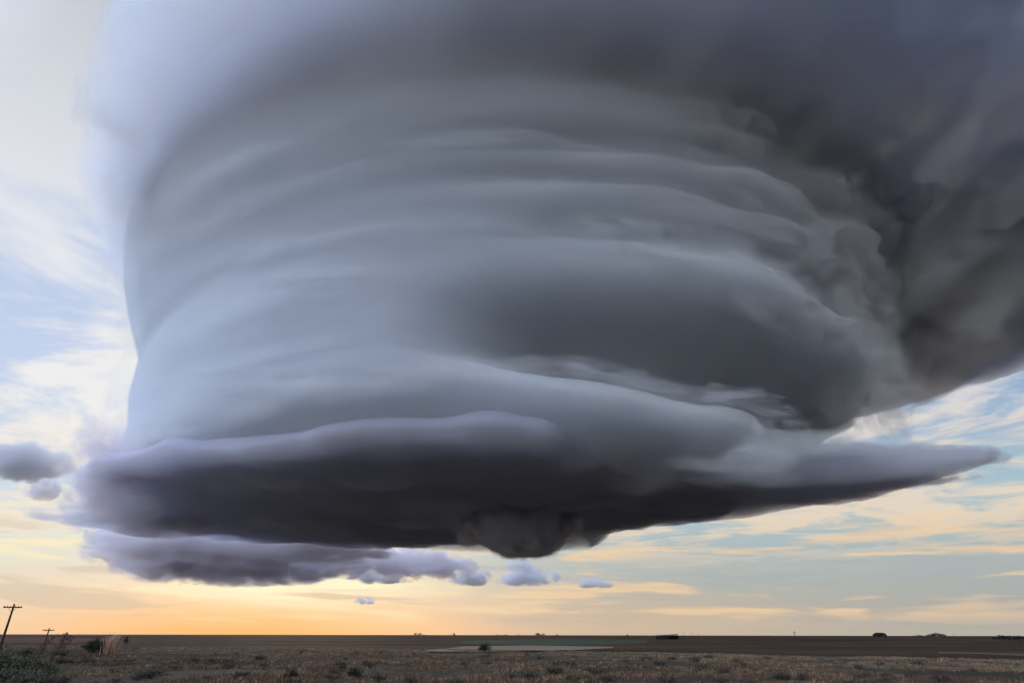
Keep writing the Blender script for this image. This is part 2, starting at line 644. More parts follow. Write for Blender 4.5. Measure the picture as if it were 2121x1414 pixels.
h = 0.08 + 0.13 * RNG.uniform(0, 1, len(x)) ** 1.6 + 0.11 * sstep(patch, 0.1, 0.5)
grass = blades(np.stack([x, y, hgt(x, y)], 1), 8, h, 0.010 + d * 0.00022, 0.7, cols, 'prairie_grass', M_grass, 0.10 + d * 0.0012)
tag(grass, 'short dry brown grass covering the near ground', 'grass', kind='stuff')


def bush_mesh(name, nstem, leaf, seed, rad=1.0, top=0.8, c0=(0.024, 0.026, 0.015), c1=(0.118, 0.112, 0.068), nl=52):
    """a low woody shrub: stems fan out of one root and carry small leaves towards their ends; returns stems and leaves meshes"""
    rs = np.random.RandomState(seed)
    SV, SF, LV, LF, LC = [], [], [], [], []
    for s in range(nstem):
        a = rs.uniform(0, 2 * math.pi)
        rr = rad * math.sqrt(rs.uniform(0.02, 1)) * rs.uniform(0.75, 1.1)
        hh = top * math.sqrt(max(0.12, 1 - (rr / rad) ** 2 * 0.8)) * rs.uniform(0.65, 1.1)
        e = np.array([rr * math.cos(a), rr * math.sin(a), hh])
        pts = [np.array([0, 0, -0.05]) + 0.08 * rad * np.array([math.cos(a), math.sin(a), 0]), e * np.array([0.55, 0.55, 0.42]), e]
        w = [0.03 * rad, 0.02 * rad, 0.006 * rad]
        b = len(SV)
        for p, q in zip(pts, w):
            for t in range(3):
                SV.append(p + q * np.array([math.cos(t * 2.1), math.sin(t * 2.1), 0]))
        for lv in range(2):
            for t in range(3):
                SF.append((b + lv * 3 + t, b + lv * 3 + (t + 1) % 3, b + lv * 3 + 3 + (t + 1) % 3, b + lv * 3 + 3 + t))
        for _ in range(nl):
            f = rs.uniform(0.45, 1.05)
            p = pts[1] + (pts[2] - pts[1]) * (f - 0.45) / 0.55 if f > 0.45 else pts[1]
            p = p + rs.normal(0, 0.11 * rad, 3) * np.array([1, 1, 0.8])
            n = rs.normal(0, 1, 3); n /= np.linalg.norm(n)
            u = np.cross(n, [0.3, 0.2, 1.0]); u /= max(np.linalg.norm(u), 1e-3)
            v = np.cross(n, u)
            l = leaf * rs.uniform(0.6, 1.3)
            b2 = len(LV)
            LV += [p - u * l * 0.4, p + v * l, p + u * l * 0.4, p - v * l]
            LF.append((b2, b2 + 1, b2 + 2, b2 + 3))
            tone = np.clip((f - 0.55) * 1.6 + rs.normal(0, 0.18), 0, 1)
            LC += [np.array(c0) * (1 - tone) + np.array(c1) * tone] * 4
    so = mesh_np(name + '_stems', SV, SF, M_twig)
    lo = mesh_np(name + '_leaves', LV, LF, M_leaf, smooth=False)
    set_tint(lo, LC)
    out = (so.data, lo.data)
    bpy.data.objects.remove(so)
    bpy.data.objects.remove(lo)
    return out


SAGE = [bush_mesh('sage', 26, 0.055, s_) for s_ in (1, 2, 3, 4, 5)]
DARK = [bush_mesh('dark_bush', 30, 0.07, s_, c0=(0.012, 0.015, 0.010), c1=(0.030, 0.034, 0.020), top=1.0) for s_ in (8, 9)]
BROWN = [bush_mesh('brown_weed', 24, 0.05, s_, c0=(0.032, 0.024, 0.018), c1=(0.085, 0.062, 0.045), nl=30) for s_ in (12, 13, 14)]


def plant(name, meshes, loc, size, rot, label, cat, group=None, zs=1.0):
    e = empty(name, loc, label=label, cat=cat)
    if group:
        e['group'] = group
    e.rotation_euler = (0, 0, rot)
    e.scale = (size, size, size * zs)
    for nm, me in zip(('stems', 'foliage'), meshes):
        o = bpy.data.objects.new(nm, me)
        COL.objects.link(o)
        o.parent = e
    return e


# big sage clumps at the left of the near ground, then the scattered ones
rs = random.Random(5)
spots = [(8, 68, 1.5), (30, 62, 1.3), (70, 60, 1.2), (48, 48, 1.5), (88, 50, 1.3), (15, 44, 1.6), (-8, 52, 1.6), (35, 33, 1.15), (60, 31, 1.0), (18, 30, 1.1), (95, 36, 0.9), (118, 31, 0.8), (140, 34, 0.7), (110, 44, 0.9), (5, 36, 1.1), (80, 29, 0.8), (150, 60, 0.8), (60, 85, 1.2), (20, 90, 1.3), (130, 80, 1.0)]
for px, d_, sz in spots:
    plant('sagebrush', SAGE[rs.randrange(5)], px_d(px, d_), sz * rs.uniform(0.8, 1.05), rs.uniform(0, 6.28), 'large grey green sagebrush clump growing below the leaning pole', 'shrub', 'sagebrush thicket below the leaning pole', 0.8)
for i in range(110):
    px = rs.uniform(170, 2130)
    d_ = 26 * (crest(np.degrees(np.arctan2(px - 1060, 1400))) / 26) ** rs.uniform(0, 1)
    if rs.random() < 0.28:
        plant('sagebrush', SAGE[rs.randrange(5)], px_d(px, d_), rs.uniform(0.3, 0.7), rs.uniform(0, 6.28), 'small low sagebrush tuft dotted among the brown prairie grass', 'shrub', 'small sagebrush tufts in the grass', 0.8)
    else:
        plant('dry_weed', BROWN[rs.randrange(3)], px_d(px, d_), rs.uniform(0.28, 0.6), rs.uniform(0, 6.28), 'small dry brown weed bush dotted among the prairie grass', 'weed', 'dry brown weeds in the grass', 0.9)
for px, d_, sz, lb in ((205, 96, 1.5, 'dark rounded bush left of the tall tan grass tuft'), (222, 88, 1.2, 'dark flat bush at the foot of the tall tan grass tuft'), (1005, 92, 1.0, 'lone dark bush in front of the pale stubble field'),
                       (740, 34, 0.42, 'dark little bush alone in the mid foreground grass'), (615, 33, 0.35, 'dark little bush with a bare side in foreground grass')):
    plant('dark_bush', DARK[rs.randrange(2)], px_d(px, d_), sz, rs.uniform(0, 6.28), lb, 'bush')


def stalk_weed(px, d_, ht, n, seed, label, lean=0.25):
    """tall dead weed: bare branching stalks with seed heads"""
    r_ = np.random.RandomState(seed)
    loc = px_d(px, d_)
    e = empty('dead_weed', loc, label=label, cat='weed', group='tall dead weeds by the pole line')
    for s in range(n):
        V, F = [], []
        a = r_.uniform(0, 6.28)
        b0 = np.array([r_.normal(0, 0.25), r_.normal(0, 0.25), -0.05])
        hh = ht * r_.uniform(0.6, 1.0)
        dr = np.array([lean + r_.normal(0, 0.16), r_.normal(0, 0.12), 1.0])
        P = [b0 + dr * hh * f + np.array([0.10 * hh * f * f, 0, 0]) for f in (0, 0.35, 0.7, 1.0)]
        segs = [(P[i], P[i + 1], 0.03 - 0.006 * i) for i in range(3)]
        for _ in range(7):
            f = r_.uniform(0.45, 0.95)
            p = b0 + dr * hh * f + np.array([0.10 * hh * f * f, 0, 0])
            segs.append((p, p + np.array([r_.normal(0.08, 0.18), r_.normal(0, 0.15), r_.uniform(0.12, 0.4)]) * ht * 0.35, 0.013))
        heads = []
        for p, q, w in segs:
            b = len(V)
            for pt, ww in ((p, w), (q, w * 0.7)):
                for t in range(3):
                    V.append(pt + ww * np.array([math.cos(t * 2.1), math.sin(t * 2.1), 0]))
            F += [(b + t, b + (t + 1) % 3, b + 3 + (t + 1) % 3, b + 3 + t) for t in range(3)]
            heads.append(q)
        o = mesh_np('stalk', V, F, M_twig, e)
        V, F, C = [], [], []
        for q in heads[2:]:
            for _ in range(5):
                n_ = r_.normal(0, 0.05, 3)
                b = len(V)
                V += [q + n_ + np.array([-0.03, 0, 0]), q + n_ + np.array([0, 0, 0.09]), q + n_ + np.array([0.03, 0, 0]), q + n_ + np.array([0, 0.02, -0.05])]
                F.append((b, b + 1, b + 2, b + 3))
                C += [(0.09, 0.065, 0.05)] * 4
        hd = tag(mesh_np('seed_head', V, F, M_leaf, o, smooth=False), kind='stuff')
        set_tint(hd, C)
    return e


stalk_weed(86, 62, 1.9, 3, 21, 'bare dead weed stalks standing left of the shorter pole')
stalk_weed(112, 60, 1.8, 2, 22, 'short dead weed stalks standing right of the shorter pole')
stalk_weed(127, 60, 2.3, 4, 23, 'tallest dead weed stalks bending over beyond the shorter pole', 0.4)

# tall tan tuft
loc = px_d(236, 84)
tuft = blades(np.array([[0, 0, 0.0]]), 260, np.array([2.1]), np.array([0.02]), 0.55, np.array([[0.44, 0.28, 0.18]]), 'grass_tuft', M_grass, np.array([0.28]))
tuft.location = loc
tag(tuft, 'tall tan grass tuft rising above the dark bushes', 'grass tuft')


# ------------------------------------------------------------------ poles
def tube(P, rads, n=8):
    V, F = [], []
    for p, r_ in zip(P, rads):
        p = np.array(p, float)
        for t in range(n):
            V.append(p + r_ * np.array([math.cos(2 * math.pi * t / n), math.sin(2 * math.pi * t / n), 0]))
    for i in range(len(P) - 1):
        for t in range(n):
            F.append((i * n + t, i * n + (t + 1) % n, (i + 1) * n + (t + 1) % n, (i + 1) * n + t))
    c = len(V)
    V += [np.array(P[0], float), np.array(P[-1], float)]
    for t in range(n):
        F.append((c, (t + 1) % n, t, t))
        F.append((c + 1, (len(P) - 1) * n + t, (len(P) - 1) * n + (t + 1) % n, (len(P) - 1) * n + (t + 1) % n))
    return V, F


def box(c, s):
    c, s = np.array(c, float), np.array(s, float) / 2
    V = [c + s * np.array([i, j, k]) for k in (-1, 1) for j in (-1, 1) for i in (-1, 1)]
    return V, [(0, 2, 3, 1), (4, 5, 7, 6), (0, 1, 5, 4), (2, 6, 7, 3), (0, 4, 6, 2), (1, 3, 7, 5)]


def poly_mesh(name, V, F, mat, parent=None, loc=(0, 0, 0)):
    me = bpy.data.meshes.new(name)
    me.from_pydata([tuple(v) for v in V], [], [tuple(dict.fromkeys(f)) for f in F])
    me.materials.append(mat)
    o = bpy.data.objects.new(name, me)
    COL.objects.link(o)
    if parent:
        o.parent = parent
    o.location = loc
    return o


M_ins = simple_mat('insulator', (0.10, 0.085, 0.07), 0.3)


def utility_pole(px, d_, ht, arm, label, rot=0.0, group=None, lean=0.0, detail=True, rad=0.14):
    loc = px_d(px, d_)
    e = empty('utility_pole', loc, label=label, cat='pole')
    if group:
        e['group'] = group
    e.rotation_euler = (0, lean, rot)
    poly_mesh('post', *tube([(0, 0, -0.6), (0, 0, ht * 0.5), (0, 0, ht)], [rad, rad * 0.85, rad * 0.65], 10), M_wood, e)
    if arm:
        zc = ht - 0.45
        poly_mesh('crossarm', *box((0, -rad * 0.85, zc), (arm, 0.13, 0.16)), M_wood, e)
        if detail:
            for s in (-1, 1):
                V, F = tube([(s * 0.55, -0.16, zc - 0.02), (s * 0.06, -0.16, zc - 0.62)], [0.025, 0.025], 6)
                poly_mesh('brace', V, F, M_wood, e)
            for xx in (-0.46, -0.3, -0.14, 0.14, 0.3, 0.46):
                poly_mesh('insulator', *tube([(xx * arm, -rad * 0.85, zc + 0.07), (xx * arm, -rad * 0.85, zc + 0.17), (xx * arm, -rad * 0.85, zc + 0.23)], [0.02, 0.055, 0.035], 7), M_ins, e)
    return e


p1 = at_d(34, 1250, 118)
utility_pole(8.5, 118, p1[2] - px_d(8.5, 118).z, 2.4, 'tall leaning wooden utility pole with one crossarm above the sagebrush', 0.15, rad=0.17)
p2 = at_d(104, 1300, 190)
utility_pole(98, 190, p2[2] - px_d(98, 190).z, 2.4, 'shorter farther wooden utility pole seen through the dead weeds', 0.15, rad=0.17)
for px, ht in ((1417, 11.5), (1432.5, 11.5), (1447, 13.5)):
    utility_pole(px, 1600, ht, 2.6, 'thin far pole on the skyline right of the long shed', 0.3, 'far poles on the skyline', detail=False, rad=0.3)
utility_pole(1976, 1900, 13, 2.6, 'thin far pole on the skyline between two tree rows', 0.3, detail=False, rad=0.3)

# windpump mast
loc = px_d(1646, 1150)
wp = empty('wind_pump', loc, label='small wind pump tower with round head on the plain', cat='wind pump')
HT = at_d(1646, 1309, 1150)[2] - loc.z
for s in ((-1, -1), (1, -1), (1, 1), (-1, 1)):
    poly_mesh('leg', *tube([(s[0] * 1.3, s[1] * 1.3, -0.3), (s[0] * 0.2, s[1] * 0.2, HT)], [0.14, 0.10], 6), M_wood, wp)
for k in (0.3, 0.6):
    poly_mesh('brace', *box((0, 0, HT * k), (2.6 * (1 - k) + 0.4, 2.6 * (1 - k) + 0.4, 0.2)), M_wood, wp)
hd = poly_mesh('rotor_hub', *box((0, -0.3, HT + 0.2), (0.4, 1.0, 0.4)), M_wood, wp)
for k in range(10):
    a_ = k * 2 * math.pi / 10
    V = [(0.25 * math.cos(a_), -0.8, HT + 0.2 + 0.25 * math.sin(a_)), (1.6 * math.cos(a_ - 0.2), -0.72, HT + 0.2 + 1.6 * math.sin(a_ - 0.2)), (1.6 * math.cos(a_ + 0.2), -0.9, HT + 0.2 + 1.6 * math.sin(a_ + 0.2))]
    V2 = [(v[0], v[1] + 0.05, v[2]) for v in V]
    poly_mesh('blade', V + V2, [(0, 1, 2), (5, 4, 3), (0, 3, 4, 1), (1, 4, 5, 2), (2, 5, 3, 0)], M_ins, hd)
poly_mesh('tail_vane', *box((0, 1.5, HT + 0.3), (0.06, 1.6, 0.9)), M_ins, wp)
poly_mesh('stock_tank', *tube([(2.4, 0, -0.3), (2.4, 0, 1.1)], [1.2, 1.2], 14), M_ins, wp)

# ------------------------------------------------------------------ far sheds
M_dark = noise_mat('old_boards', [(0.35, (0.010, 0.008, 0.008)), (0.65, (0.028, 0.022, 0.020))], 0.8)
M_roof = noise_mat('faded_roof', [(0.35, (0.07, 0.06, 0.065)), (0.65, (0.11, 0.095, 0.10))], 0.4)


def shed():
    d_ = 1250
    loc = px_d(1388, d_)
    e = empty('long_shed', loc, label='long low dark open shed with pale sloping roof', cat='shed')
    k = d_ / FPX * 1.12
    Lx, Hh, Dp = 46 * k, 8.0 * k * 0.9, 16.0
    e.rotation_euler = (0, 0, -0.28)
    # monopitch roof, higher at the right end
    def zt(x):
        return Hh * (0.72 + 0.28 * (x / Lx + 0.5))
    V = []
    for x in (-Lx / 2, Lx * 0.28):
        for y_, dz_ in ((-Dp / 2, -0.6), (Dp / 2, 0.9)):
            V += [(x, y_, zt(x) + dz_), (x, y_, zt(x) + dz_ + 0.35)]
    poly_mesh('roof', V, [(0, 2, 6, 4), (1, 5, 7, 3), (0, 4, 5, 1), (2, 3, 7, 6), (0, 1, 3, 2), (4, 6, 7, 5)], M_roof, e)
    poly_mesh('back_wall', *box((-Lx * 0.11, Dp / 2 - 0.6, Hh * 0.36), (Lx * 0.77, 0.3, Hh * 0.74)), M_dark, e)
    poly_mesh('end_wall', *box((-Lx / 2 + 0.5, 0, Hh * 0.33), (0.4, Dp * 0.9, Hh * 0.68)), M_dark, e)
    poly_mesh('front_wall', *box((-Lx * 0.28, -Dp / 2 + 0.8, Hh * 0.33), (Lx * 0.42, 0.3, Hh * 0.62)), M_dark, e)
    for x in (-0.02, 0.08, 0.18, 0.27, 0.36, 0.44):
        poly_mesh('post', *box((x * Lx, -Dp / 2 + 0.8, Hh * 0.34), (0.5, 0.5, Hh * 0.72)), M_dark, e)
    poly_mesh('beam', *box((Lx * 0.22, -Dp / 2 + 0.8, Hh * 0.70), (Lx * 0.46, 0.4, 0.4)), M_dark, e)


shed()


def barn(px, d_, w, hh, label):
    loc = px_d(px, d_)
    e = empty('barn', loc, label=label, cat='barn')
    e.rotation_euler = (0, 0, 0.35)
    dp = w * 0.5
    wall = poly_mesh('wall', *box((0, 0, hh * 0.25), (w, dp, hh * 0.6)), M_dark, e)
    V = [(-w / 2 - 0.6, -dp / 2 - 0.6, hh * 0.52), (w / 2 + 0.6, -dp / 2 - 0.6, hh * 0.52), (w / 2 + 0.6, dp / 2 + 0.6, hh * 0.52), (-w / 2 - 0.6, dp / 2 + 0.6, hh * 0.52), (-w * 0.36, 0, hh), (w * 0.36, 0, hh)]
    poly_mesh('roof', V, [(0, 1, 5, 4), (2, 3, 4, 5), (0, 4, 3), (1, 2, 5), (0, 3, 2, 1)], M_dark, e)
    poly_mesh('door', *box((w * 0.1, -dp / 2 - 0.12, hh * 0.2), (w * 0.18, 0.14, hh * 0.44)), M_roof, e)
    return e


barn(1822, 2300, 36, 11.5, 'dark hip roofed barn alone on the skyline')


# ------------------------------------------------------------------ trees on the skyline
def tree_mesh(seed, ht=1.0, wd=0.9):
    r_ = np.random.RandomState(seed)
    V, F = [], []
    P = [(0, 0, -0.08), (r_.normal(0, 0.02), 0, 0.25), (r_.normal(0, 0.04), 0, 0.6)]
    V, F = tube(P, [0.045, 0.035, 0.018], 7)
    for _ in range(5):
        a = r_.uniform(0, 6.28)
        z0 = r_.uniform(0.22, 0.5)
        p0 = np.array([0, 0, z0]); p1 = np.array([math.cos(a) * 0.3 * wd, math.sin(a) * 0.3 * wd, z0 + r_.uniform(0.15, 0.35)])
        v2, f2 = tube([p0, p1], [0.022, 0.008], 5)
        b = len(V)
        V += v2
        F += [tuple(b + i for i in f) for f in f2]
    tr = poly_mesh('tree_trunk_mesh', V, F, M_twig)
    LV, LF, LC = [], [], []
    cl = [(np.array([r_.normal(0, 0.22) * wd, r_.normal(0, 0.22) * wd, r_.uniform(0.35, 0.88)]), r_.uniform(0.12, 0.22)) for _ in range(11)]
    for c_, s_ in cl:
        for _ in range(42):
            n = r_.normal(0, 1, 3); n /= np.linalg.norm(n)
            p = c_ + n * s_ * r_.uniform(0.6, 1.05)
            u = np.cross(n, [0.1, 0.3, 1]); u /= np.linalg.norm(u)
            v = np.cross(n, u)
            l = r_.uniform(0.025, 0.055)
            b = len(LV)
            LV += [p - u * l, p + v * l, p + u * l, p - v * l]
            LF.append((b, b + 1, b + 2, b + 3))
            t = r_.uniform(0.6, 1.4)
            LC += [(0.020 * t, 0.021 * t, 0.014 * t)] * 4
    lo = mesh_np('tree_crown_mesh', LV, LF, M_leaf, smooth=False)
    set_tint(lo, LC)
    out = (tr.data, lo.data)
    bpy.data.objects.remove(tr)
    bpy.data.objects.remove(lo)
    return out


TREES = [tree_mesh(s_, wd=w_) for s_, w_ in ((31, 0.9), (32, 1.2), (33, 0.75), (34, 1.4))]


def tree(px, d_, ht, label, group=None, k=None, wide=1.0):
    loc = px_d(px, d_)
    e = empty('tree', loc, label=label, cat='tree')
    if group:
        e['group'] = group
    e.rotation_euler = (0, 0, rs.uniform(0, 6.28))
    e.scale = (ht * wide, ht * wide, ht)
    for nm, me in zip(('trunk', 'crown'), TREES[rs.randrange(4) if k is None else k]):
        o = bpy.data.objects.new(nm, me)
        COL.objects.link(o)
        o.parent = e
    return e


tree(266, 700, 6.5, 'lone small tree on the skyline right of the tall tan tuft')
for px, h_ in ((860, 8), (868, 8.5), (877, 5), (883, 4.5)):
    tree(px, 1900, h_, 'dark tree in the little group on the skyline below the sunset edge', 'tree group below the sunset edge', wide=1.2)
tree(941, 1900, 9, 'single pointed tree on the skyline left of the green field')
for px, h_ in ((1030, 5), (1040, 5), (1048, 5.5)):
    tree(px, 1900, h_, 'low tree on the skyline above the green field', 'low trees above the green field', wide=1.5)
for px, h_ in ((1112, 9), (1118, 8.5), (1124, 8)):
    tree(px, 1900, h_, 'tree in the tight clump on the skyline behind the green field', 'tight clump behind the green field', wide=1.3)
tree(1074, 1900, 6, 'very small tree on the skyline left of the tight clump')
tree(1154, 1900, 6, 'very small tree on the skyline right of the tight clump')
tree(1300, 1900, 7, 'small tree on the skyline left of the long shed')
tree(1832, 2200, 12, 'slim tree beside the dark barn', k=2)
for i, px in enumerate((1892, 1901, 1908, 1918, 1926, 1932, 1938, 1944, 1950, 1957)):
    tree(px, 1900, 6 + 5 * math.exp(-((px - 1938) / 14.0) ** 2) + rs.uniform(-1, 1), 'tree in the long row on the skyline right of the barn', 'long tree row right of the barn', wide=1.3)
for i, px in enumerate((2058, 2066, 2073, 2080, 2088, 2097, 2104, 2111, 2119)):
    tree(px, 1300, 6.5 + rs.uniform(-1.2, 2.0), 'round tree in the shelter belt on the plain at the far right field', 'shelter belt trees', wide=1.35)


# ------------------------------------------------------------------ the storm
M_tower = cloud_mat('cloud_tower', 0.0045, (0.936, 0.963, 0.998), -0.5, 0.05, (0.75, 0.85, 0.95))  # blue tint stands in for haze in the air before the storm
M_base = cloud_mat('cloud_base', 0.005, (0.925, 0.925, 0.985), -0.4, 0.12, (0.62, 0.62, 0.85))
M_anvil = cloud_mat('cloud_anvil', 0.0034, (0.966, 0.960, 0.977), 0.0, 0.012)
CX, CY = 60.0, 7500.0
storm = empty('storm_cloud', (CX, CY, 0), label='huge dark rotating storm cloud with stacked rings over the plain', cat='cloud')


def gauss(x, m, s):
    return np.exp(-((x - m) / s) ** 2)


def tower():
    n, nz = 1000, 260
    t = np.linspace(0, 1, n, endpoint=False)
    phi = 2 * math.pi * (t - 0.5) - 0.62 * np.sin(2 * math.pi * (t - 0.5))     # 0 faces the viewer, + is to the right
    z = np.concatenate([np.linspace(1180, 4300, nz - 30), np.linspace(4300, 9500, 31)[1:]])
    Z, PHI = [q.ravel() for q in np.meshgrid(z, phi, indexing='ij')]
    sx, cx = np.sin(PHI), -np.cos(PHI)
    rt = sstep(sx, -0.1, 0.3)                     # 0 on the smooth left, 1 on the ragged right
    Z = Z - 70 * rt * np.clip(1 - (Z - 1180) / 700, 0, 1)
    p3 = np.stack([sx, cx, Z / 4000], 1)
    wob = 70 * fbm(p3 * np.array([2.2, 2.2, 3.0]), 3)   # the rings are not level
    zz = Z + wob - 60 * sx
    # underlying body: bulges low on the left, undercut on the right
    r = 4180 + 60 * sstep(zz, 1200, 1600) + 330 * sstep(zz, 2300, 3400) + 150 * sstep(zz, 3000, 4300)
    # sharp rim of the base on the left, a long slope up from the base on the right
    d = Z - 1180 + 70 * rt
    r_left = -330 * np.exp(-d / 120)
    r_right = -1000 * np.clip(1 - d / 480, 0, 1) ** 1.7
    r = r + r_left * (1 - rt) + r_right * rt
    r -= 1250 * sstep(sx, 0.5, 0.9) * (1 - sstep(Z, 1250, 2450)) + 200 * sstep(sx, 0.4, 0.9) * (1 - sstep(Z, 2300, 3200))
    # shelves: surface tucks in, then comes out over the shade below
    k1 = sstep(sx, -0.22, 0.12)
    r -= 330 * sstep(sx, 0.05, 0.4) * (1 - sstep(zz, 1500, 2050))
    r -= 850 * k1 * sstep(zz, 1270, 1780) * (1 - sstep(zz, 1680, 2180))
    r -= (70 + 210 * k1) * sstep(zz, 1500, 1600) * (1 - sstep(zz, 1880, 2080)) * (0.5 + fbm(p3 * 2.6 + 5, 2))
    for zc, a, w in ((2480, 150, 190), (2790, 80, 110), (3010, 90, 130)):
        am = a * np.clip(0.75 + 1.1 * fbm(p3 * np.array([2.0, 2.0, 0.5]) + zc, 2), 0.1, 1.6) * (0.22 + 0.9 * k1)
        r -= am * sstep(zz, zc - w, zc - w * 0.4) * (1 - sstep(zz, zc - w * 0.1, zc + w * 0.75))
    # streaks drawn out along the rotation, and rags on the right
    q = np.stack([sx * 1.6, cx * 1.6, zz / 230], 1)
    r += (45 + 45 * k1) * fbm(q, 5, 0.55)
    q2 = np.stack([sx * r / 650 + zz / 900, cx * r / 650, zz / 380], 1)
    rag = fbm(q2, 6, 0.62)
    q3 = np.stack([sx * r / 1500, cx * r / 1500, (zz - 900 * sx) / 300], 1)
    r += (18 + 300 * sstep(sx, 0.05, 0.75)) * rag + 150 * sstep(sx, 0.0, 0.5) * fbm(q3, 4)
    r = np.where(Z > 4300, r * np.clip(1 - ((Z - 4300) / 5400) ** 1.5, 0.02, 1), r)
    r = r * (1 - 0.3 * sstep(cx, -0.1, 0.6) * (1 - sstep(Z, 1500, 2600)))
    V = np.stack([sx * r, cx * r, Z], 1).reshape(nz, n, 3)
    lo = np.stack([V[0] * np.array([f, f, 1]) + np.array([0, 0, u]) for f, u in ((0.02, 260), (0.5, 260), (0.75, 230), (0.9, 130))])
    hi = V[-1:] * np.array([0.02, 0.02, 1.0])
    V = np.concatenate([lo, V, hi]).reshape(-1, 3)
    F = wrap_faces(nz + 5, n)
    j = np.arange(n)
    last = (nz + 4) * n
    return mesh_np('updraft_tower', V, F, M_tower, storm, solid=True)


tower()


def slab(name, outline, zb, zt, mat, nr=70, na=900, rough=40, L=500, rim=350, seed=0.0, parent=None, edge=60, lip=0.4, cen=None):
    """a flat cloud mass: closed lens between two height fields over a star-shaped outline"""
    o = np.array(outline)[:, :2]
    c = o.mean(0) if cen is None else np.array(cen)
    # points along the closed outline, then the radius as a function of the angle
    o2 = np.concatenate([o, o[:1]])
    seg = np.linspace(0, len(o), 4000, endpoint=False)
    x = np.interp(seg, np.arange(len(o2)), o2[:, 0])
    y = np.interp(seg, np.arange(len(o2)), o2[:, 1])
    L2 = np.concatenate([[0], np.cumsum(np.hypot(np.diff(x), np.diff(y)))])
    u = np.linspace(0, L2[-1], na, endpoint=False)
    bx, by = np.interp(u, L2, x) - c[0], np.interp(u, L2, y) - c[1]
    k = np.hanning(9); k /= k.sum()
    bx = np.convolve(np.tile(bx, 3), k, 'same')[na:2 * na]
    by = np.convolve(np.tile(by, 3), k, 'same')[na:2 * na]
    if np.sum(bx * np.roll(by, -1) - by * np.roll(bx, -1)) < 0:
        bx, by = bx[::-1], by[::-1]
    Rm = np.hypot(bx, by)
    ex = billow(np.stack([bx / L, by / L, np.full(na, seed)], 1), 5, 0.55)
    s_ = 1 + edge * ex / Rm * (1 - 0.9 * sstep(bx + c[0], 800, 2600))
    bx, by = bx * s_, by * s_
    tx, ty = np.roll(bx, -1) - np.roll(bx, 1), np.roll(by, -1) - np.roll(by, 1)
    u3 = np.arange(na * 3) / 3.0
    ox = np.interp(u3, np.arange(na + 1), np.append(bx, bx[0])).astype(np.float32)
    oy = np.interp(u3, np.arange(na + 1), np.append(by, by[0])).astype(np.float32)
    s = np.sin(np.linspace(0, 1, nr) * math.pi / 2) ** 0.8
    V = []
    def H(fr, sgn):
        x = c[0] + bx * fr
        y = c[1] + by * fr
        dist = np.sqrt(np.min(((x - c[0]).astype(np.float32)[:, None] - ox[None]) ** 2 + ((y - c[1]).astype(np.float32)[:, None] - oy[None]) ** 2, 1)) if fr < 1 else np.zeros_like(x)
        w = np.sqrt(np.clip(1 - (1 - np.clip(dist / rim, 0, 1)) ** 2, 0, 1))
        b, t = zb(x, y), zt(x, y)
        n_ = fbm(np.stack([x / L, y / L, np.full_like(x, seed + sgn * 3)], 1), 6, 0.55) * rough
        n0 = fbm(np.stack([x / L, y / L, np.full_like(x, seed)], 1), 5, 0.5) * rough
        mid = b * (1 - lip) + t * lip
        z = (mid + (b - mid) * w if sgn < 0 else mid + (t - mid) * w) + n0 + n_ * w * np.clip((t - b) / 900, 0, 0.35)
        return np.stack([x, y, z], 1)
    for fr in s:
        V.append(H(max(fr, 1e-4), -1))
    for fr in s[::-1]:
        V.append(H(max(fr, 1e-4), 1))
    V = np.concatenate(V)
    if parent is not None:
        V = V - np.array(parent.location)
    return mesh_np(name, V, wrap_faces(2 * nr, na), mat, parent, solid=True)


BZ = 1090.0
near_rim = [(170, 1020), (178, 985), (260, 965), (400, 950), (620, 926), (800, 912), (1000, 898), (1120, 915), (1250, 966), (1400, 988), (1520, 1010), (1560, 1040)]
far_rim = [(1520, 1076), (1400, 1095), (1200, 1112), (1000, 1130), (800, 1140), (620, 1130), (450, 1120), (300, 1100), (200, 1065)]
tail_rim = [(1330, 1000), (1450, 990), (1560, 992), (1700, 988), (1850, 980), (1960, 970), (2030, 963), (2062, 963), (2040, 973), (1980, 992), (1900, 1012), (1800, 1037), (1600, 1067), (1450, 1088), (1340, 1080)]
outl = [at_z(*p, BZ) for p in near_rim + far_rim]
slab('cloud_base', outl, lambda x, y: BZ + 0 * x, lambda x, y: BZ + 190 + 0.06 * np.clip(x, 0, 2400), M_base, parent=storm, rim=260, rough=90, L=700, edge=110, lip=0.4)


slab('tail_cloud', [at_z(*p, BZ) for p in tail_rim], lambda x, y: BZ + 0 * x, lambda x, y: BZ + 60 + 250 * sstep(x, 4300, 2300), M_base, parent=storm, rim=150, rough=45, L=420, edge=55, lip=0.3, seed=6.6, na=700)


